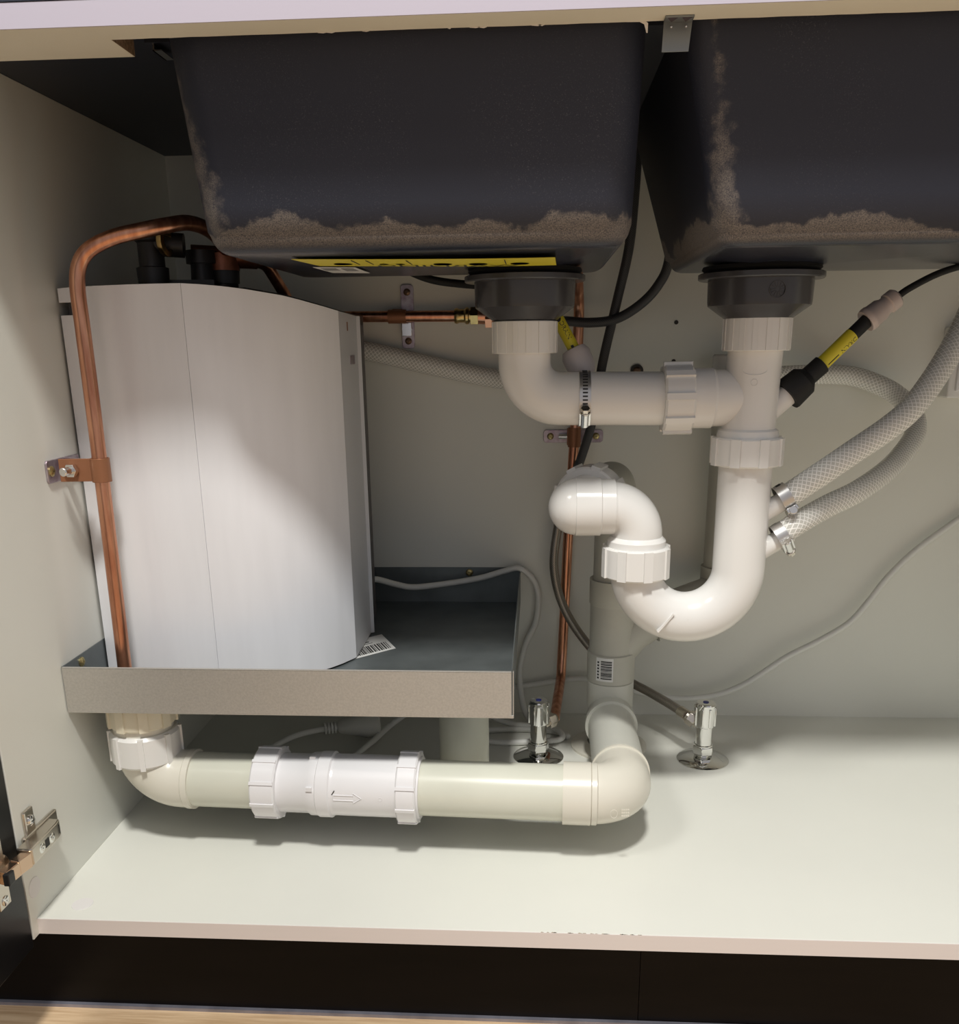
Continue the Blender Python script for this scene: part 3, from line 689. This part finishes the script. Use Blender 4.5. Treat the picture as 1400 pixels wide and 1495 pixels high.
c1 = [(695, 210, 350), (704, 211, 357), (732, 217, 375), (763, 228, 394), (795, 238, 414), (820, 250, 433), (848, 272, 463), (876, 300, 499), (903, 332, 540), (922, 352, 600), (928, 362, 660)]
tag(MB().tube(smooth(c1, 8), 12, 32).build('clear_hose', clear_hose), 'clear braided hose from the upper spigot rising to the right edge', 'hose')
c2 = [(694, 210, 314), (706, 212, 323), (740, 235, 336), (778, 262, 347), (815, 300, 359), (846, 340, 371), (880, 390, 392), (892, 430, 412), (883, 462, 432), (860, 476, 446), (830, 484, 455), (791, 476, 457), (745, 448, 457), (688, 424, 455), (610, 428, 450), (540, 430, 450), (475, 448, 451), (406, 480, 455), (329, 486, 470), (231, 486, 492), (150, 470, 500)]
tag(MB().tube(smooth(c2, 8), 11.5, 32).build('clear_hose', clear_hose), 'clear braided hose from the lower spigot looping back behind the heater', 'hose')
band_m = mat('brushed_band', (.62, .61, .60), .35, .9)
def clamp(c, d, r, w, ang, label):
    t = thing('hose_clamp', label, 'clamp', c, 'metal band clamps'); c = V(c); a, b, d = frame(d)
    rd = a*math.cos(ang)+b*math.sin(ang); tg = d.cross(rd)
    MB().lathe([(-w/2, r), (-w/2, r+1), (w/2, r+1), (w/2, r)], c, d, 48, closed=True).build('band', band_m, t)
    m = MB()
    for k in range(26):
        th = ang+.5+k*.13; e = a*math.cos(th)+b*math.sin(th); m.obox(c+e*(r+1), d.cross(e), d, e, r*.045+.3, w*.45, .5)
    m.build('band_slots', ink, t, sm=False)
    m = MB(); m.obox(c+rd*(r+3), tg, d, rd, 15, w*1.05, 5); m.tube([c+rd*(r+4.5)-tg*8, c+rd*(r+4.5)+tg*8], 4, 16); m.build('screw_housing', steel, t, bevel=.5)
    m = MB(); p = c+rd*(r+4.5)+tg*8; aa, bb, dd = frame(tg); m.prism(hexpoly(4.6), p, aa, bb, dd, 5); m.lathe([(-1, 5), (1, 5)], p, tg, 16); m.build('screw', nickel, t, bevel=.4)
clamp((692, 209, 351), V(.86, .03, .52), 12.2, 11, 1.15+PI, 'steel band clamp on the upper clear hose at the trap riser')
clamp((692, 209, 313), V(.86, .03, .52), 11.8, 11, .6+PI, 'steel band clamp on the lower clear hose at the trap riser')
clamp((497, TY, zh-.5), (-1, 0, 0), 25.2, 10.5, -.62, 'steel band clamp around the horizontal white waste pipe')

# drain tubes
def tube_text(m, p0, p1, r, txt, size, face, t0):
    ax = (V(p1)-V(p0)).normalized(); f = V(face); f = (f-ax*f.dot(ax)).normalized(); s = ax.cross(f)
    v_, f_ = text_mesh(txt, size); o = V(p0).lerp(V(p1), t0)
    m.add([o-ax*p[0]+(f*math.cos(p[1]/r)-s*math.sin(p[1]/r)*-1)*(r+.15) for p in v_], f_)
dt = thing('drain_tube', 'black tube with yellow DRAIN band rising right from the waste tee', 'tube', (700, 215, 455))
p = [V(668, 213, 416), V(684, 214, 434), V(700, 216, 460), V(714, 219, 474), V(744, 224, 501), V(762, 230, 514), V(786, 235, 534)]
dax = V(.74, .1, .66).normalized(); b0 = V(662, 212, 423)
MB().tube([b0, b0+dax*48], 10.5, 28).build('spigot', pvc, dt)
MB().lathe([(0, 15.5), (2, 16), (20, 14.5), (26, 9), (42, 9), (42, 6)], b0+dax*36, dax, 32).build('rubber_boot', rubber, dt)
q0 = b0+dax*74; q1 = V(763, 230, 516); MB().tube([q0, q1], 6.6, 24).build('tube', rubber, dt)
qd = (q1-q0); yl = MB().tube([q0+qd*.06, q0+qd*.66], 6.9, 28, False).build('yellow_band', yellow, dt)
m = MB(); tube_text(m, q0, q1, 6.9, 'DRAIN', 6.2, (.35, -1, -.45), .50)
fx = V(.35, -1, -.45); dn = qd.normalized(); fx = (fx-dn*fx.dot(dn)).normalized(); m.obox(q0+qd*.20+fx*7, dn, dn.cross(fx), fx, 13, .9, .3)
m.build('printed_word', ink, yl, sm=False)
cx = V(760, 229.5, 513.5); cdn = V(.79, .15, .60).normalized()
MB().lathe([(0, 7), (-1, 10.5), (2, 11.5), (5, 11.5), (6, 10.8), (16, 10.5), (20, 8.5), (24, 8.5), (25, 9.8), (33, 9.8), (35, 8), (36, 4)], cx, cdn, 32).build('push_connector', mat('greige_plastic', (.55, .47, .44), .4), dt)
MB().tube(smooth([cx+cdn*33, cx+cdn*50+V(0, 0, -1), (830, 250, 556), (862, 262, 564), (900, 275, 568)], 8), 3.2, 14).build('thin_tube', rubber, dt)
dt2 = thing('drain_tube', 'black tube with yellow DRAIN band behind the left strainer', 'tube', (494, 248, 470))
p0, p1 = V(492, 246, 484), V(466, 252, 530); MB().tube(smooth([(498, 243, 470), p0, p0.lerp(p1, .5), p1, (455, 290, 552), (415, 340, 556), (370, 362, 560), (330, 366, 567), (290, 366, 585)], 8), 4.2, 20).build('tube', rubber, dt2)
y2 = MB().tube([p0, p0.lerp(p1, .98)], 6, 24, False).build('yellow_band', yellow, dt2)
m = MB(); tube_text(m, p0, p1, 6, 'DRAIN', 6.2, (.2, -1, 0), .52); m2 = p0.lerp(p1, .17); qd = (p1-p0).normalized(); m.obox(m2+V(.1, -6.1, -.8), qd, (1, 0, .5), (0, 1, 0), 9, 2.4, .3)
m.build('printed_word', ink, y2, sm=False)
cdn = V(-.42, .1, .9).normalized()
MB().lathe([(0, 8), (0, 11), (8, 14), (22, 14.5), (28, 11.5), (29, 6)], V(499, 243, 466), cdn, 32).build('cap', mat('offwhite_cap', (.60, .54, .52), .45), dt2)
MB().lathe([(0, 9), (14, 9)], V(503, 240, 455), cdn, 24).build('spigot', pvc, dt2)
tag(MB().tube(smooth([(838, 300, 580), (848, 300, 578.5), (880, 296, 572), (930, 300, 566)], 6), 3.4, 14).build('black_tube', rubber), 'short black tube leaving the right bowl underside at the frame edge', 'tube')

# ------------------------------------------------------------------ cables and plug
cb = thing('power_cable', 'white heater power cable curling out of the tray to a plug', 'cable', (440, 480, 60))
ring = [(488+0, 405, 4), (494, 414, 4), (478, 428, 4), (430, 434, 4), (385, 426, 5), (360, 410, 6), (400, 392, 4), (445, 393, 4.5), (482, 400, 5)]
path = [(225, 395, 216), (245, 430, 211), (268, 458, 197), (290, 470, 190), (330, 480, 192), (377, 485, 199), (410, 488, 208), (431, 488, 211.5), (449, 489, 194), (455, 490, 168), (451, 490, 135), (438, 490, 105), (430, 485, 60), (440, 462, 12), (465, 440, 5), (488, 424, 4)]
path += ring[1:] + [(486, 410, 9.5), (470, 430, 9.5), (420, 440, 9), (380, 450, 20), (340, 445, 34), (300, 440, 34), (262, 425, 14), (240, 372, 8), (207, 306, 4), (160, 262, 4), (125, 268, 5), (112, 300, 8), (120, 338, 14), (145, 370, 19), (180, 392, 20)]
MB().tube(smooth(path, 7), 4.0, 16).build('cord', cablem, cb)
m = MB(); pd = V(1, .35, 0).normalized(); p0 = V(178, 391, 20)
for k in range(4): m.lathe([(k*4.2, 5), (k*4.2, 7.6), (k*4.2+2.4, 7.9), (k*4.2+2.4, 5)], p0, pd, 20, closed=True)
m.lathe([(0, 4.6), (18, 4.8)], p0, pd, 16); m.build('strain_relief', cablem, cb)
m = MB(); m.lathe([(0, 6), (4, 10), (20, 14), (38, 19.5), (52, 19.5), (54, 17)], p0+pd*17, pd, 36, scale=(1, .95)); m.build('plug', mat('plug_plastic', (.62, .62, .58), .4), cb)
wc = thing('wall_cable', 'white cable sagging along the back panel towards the right', 'cable', (655, 485, 34))
MB().tube(smooth([(330, 488, 30), (380, 490, 36), (422, 491, 42), (470, 491, 50), (516, 488, 57), (556, 484, 50), (591, 480, 41), (625, 479, 35), (655, 478, 33.5), (692, 478, 38), (727, 478, 52), (757, 478, 73), (786, 478, 95), (826, 480, 117), (862, 482, 141), (885, 484, 170), (905, 486, 200), (937, 488, 236), (983, 490, 274), (1030, 491, 310)], 7), 4.0, 16).build('cord', cablem, wc)

# wall outlet at right
wo = thing('wall_outlet', 'white wall socket box on the back panel at the right edge', 'socket', (985, 500, 468))
MB().box((944, 470, 428), (1030, 501, 510)).build('box', pvc, wo, sm=False, bevel=2)
MB().box((952, 466, 436), (1022, 471, 502)).build('faceplate', pvc_b, wo, sm=False, bevel=1.5)
m = MB(); m.box((978, 464, 462), (996, 467, 478)); m.build('switch', pvc_b, wo, sm=False, bevel=.6)

# small holes and fixings in the back panel
for (x, z, lab) in ((622, 520, 'upper small dark screw hole between the strainers'), (621, 474, 'lower small dark screw hole between the strainers')):
    tag(MB().lathe([(0, 2.3), (.5, 2.6), (.8, 1.2), (.2, 0)], (x, 501, z), (0, -1, 0), 14).build('screw_hole', glue), lab, 'hole', 'screw holes in the back panel')
sc = thing('wall_screw', 'dark screw with washer on the back panel behind the waste pipe', 'screw', (576, 500, 463))
MB().lathe([(0, 8), (1.5, 8), (2.5, 5), (2.5, 0)], (576, 501, 463), (0, -1, 0), 24).build('washer', glue, sc)
screw(MB(), (576, 498.6, 463), (0, -1, 0), 4.5, 2).build('screw_head', dzinc, sc)

# cover caps
tag(MB().lathe([(0, 9.6), (.4, 9.4), (.5, 0)], (31, 24, 0), (0, 0, 1), 32).build('cover_cap', capm), 'round white cover cap on the cabinet floor at front left', 'cap')
tag(MB().lathe([(0, 9.6), (.4, 9.4), (.5, 0)], (0, 4.5, 30), (1, 0, 0), 32).build('cover_cap', capm), 'round white cover cap low on the left panel by the door', 'cap')

# sink clip on the rail
ck = thing('sink_clip', 'small galvanised clip on the front rail between the bowls', 'clip', (545, 12, 704))
m = MB(); m.box((536, 8, 702.6), (555, 19.5, 703.9)); 
m.prism([(-9.5, 0), (9.5, 0), (7.5, -19), (-10.5, -19)], (545.6, 18.4, 703.6), (1, 0, 0), (0, .12, 1), (0, 1, 0), 1.1)
m.build('plate', mat('dull_clip_zinc', (.27, .285, .285), .4, .7), ck, sm=False, bevel=.2)
m = MB()
for s in (-4.8, 5): m.obox((545.2+s, 17.9, 692), (1, 0, .05), (0, .12, 1), (0, 1, 0), 2, 14, 1); m.lathe([(0, 1.2), (.8, .6), (.9, 0)], (546+s, 18.2, 700), (0, -1, 0), 12)
m.build('pressed_rib', steel, ck)
m = MB()
for s in (-5, 4.5): m.prism([(-3.2, 0), (3.2, 0), (0, 8)], (545.8+s, 8.5, 702.5), (1, 0, 0), (0, 1, 0), (0, 0, -1), .3)
m.build('clip_teeth', mat('dark_recess', (.12, .09, .10), .5, .5), ck, sm=False)

# ------------------------------------------------------------------ hinge
hg = thing('cabinet_hinge', 'nickel concealed hinge joining the black door to the left panel', 'hinge', (2, 20, 75))
m = MB(); m.box((0, 2, 80), (3.5, 17, 106)); m.box((0, -4, 62), (4, 52, 84)); m.build('mounting_plate', nickel, hg, sm=False, bevel=1.5)
m = MB(); screw(m, (3.4, 9.5, 95), (1, 0, 0), 5.2, 3); m.build('plate_screw', chrome, hg)
m = MB(); m.prism([(-18, 0), (37, 0), (36, 11), (28, 12.5), (-16, 14), (-18, 13)], (3.5, 0, 66), (0, 1, 0), (1, 0, 0), (0, 0, 1), 16)
arm = m.build('hinge_arm', nickel, hg, sm=False, bevel=1.2)
for y in (-1, 17): screw(MB(), (16.4 if y < 0 else 16, y, 73.5), (1, 0, 0), 4.6, 1.6).build('adjusting_screw', chrome, arm)
m = MB(); m.box((15.9, 5, 70), (17, 11.5, 77.5)); m.build('slot', ink, arm, sm=False)
m = MB()
for k in range(4): m.box((14.6, 25+k*2.4, 69), (15.9-.12*k, 25.6+k*2.4, 78))
m.build('grip_rib', ink, arm, sm=False)
m = MB(); m.obox((11.5, -25, 73), V(.2, 1, 0).normalized(), V(1, -.2, 0).normalized(), (0, 0, 1), 15, 9, 14); m.obox((8.5, -38, 71.5), V(.25, 1, .1).normalized(), V(1, -.25, 0).normalized(), (0, 0, 1), 16, 9, 13)
m.build('link', mat('warm_nickel', (.65, .47, .34), .22, 1), hg, sm=False, bevel=.8)
m = MB(); m.lathe([(0, 17.5), (1.5, 17.5), (2, 16), (2, 0)], (.4, -43, 72), (1, 0, 0), 40)
m.prism([(-31, -8), (31, -8), (31, 8), (-31, 8)], (.5, -42, 72), (0, 0, 1), (0, 1, 0), (1, 0, 0), 2)
m.build('cup', nickel, hg, bevel=.5)
for z in (47, 97): screw(MB(), (2.4, -42, z), (1, 0, 0), 4.5, 1.6).build('cup_screw', chrome, hg)
m = MB(); m.box((9, -50, 66), (14.5, -41, 77)); m.build('damper', blackp, hg, sm=False, bevel=.8)
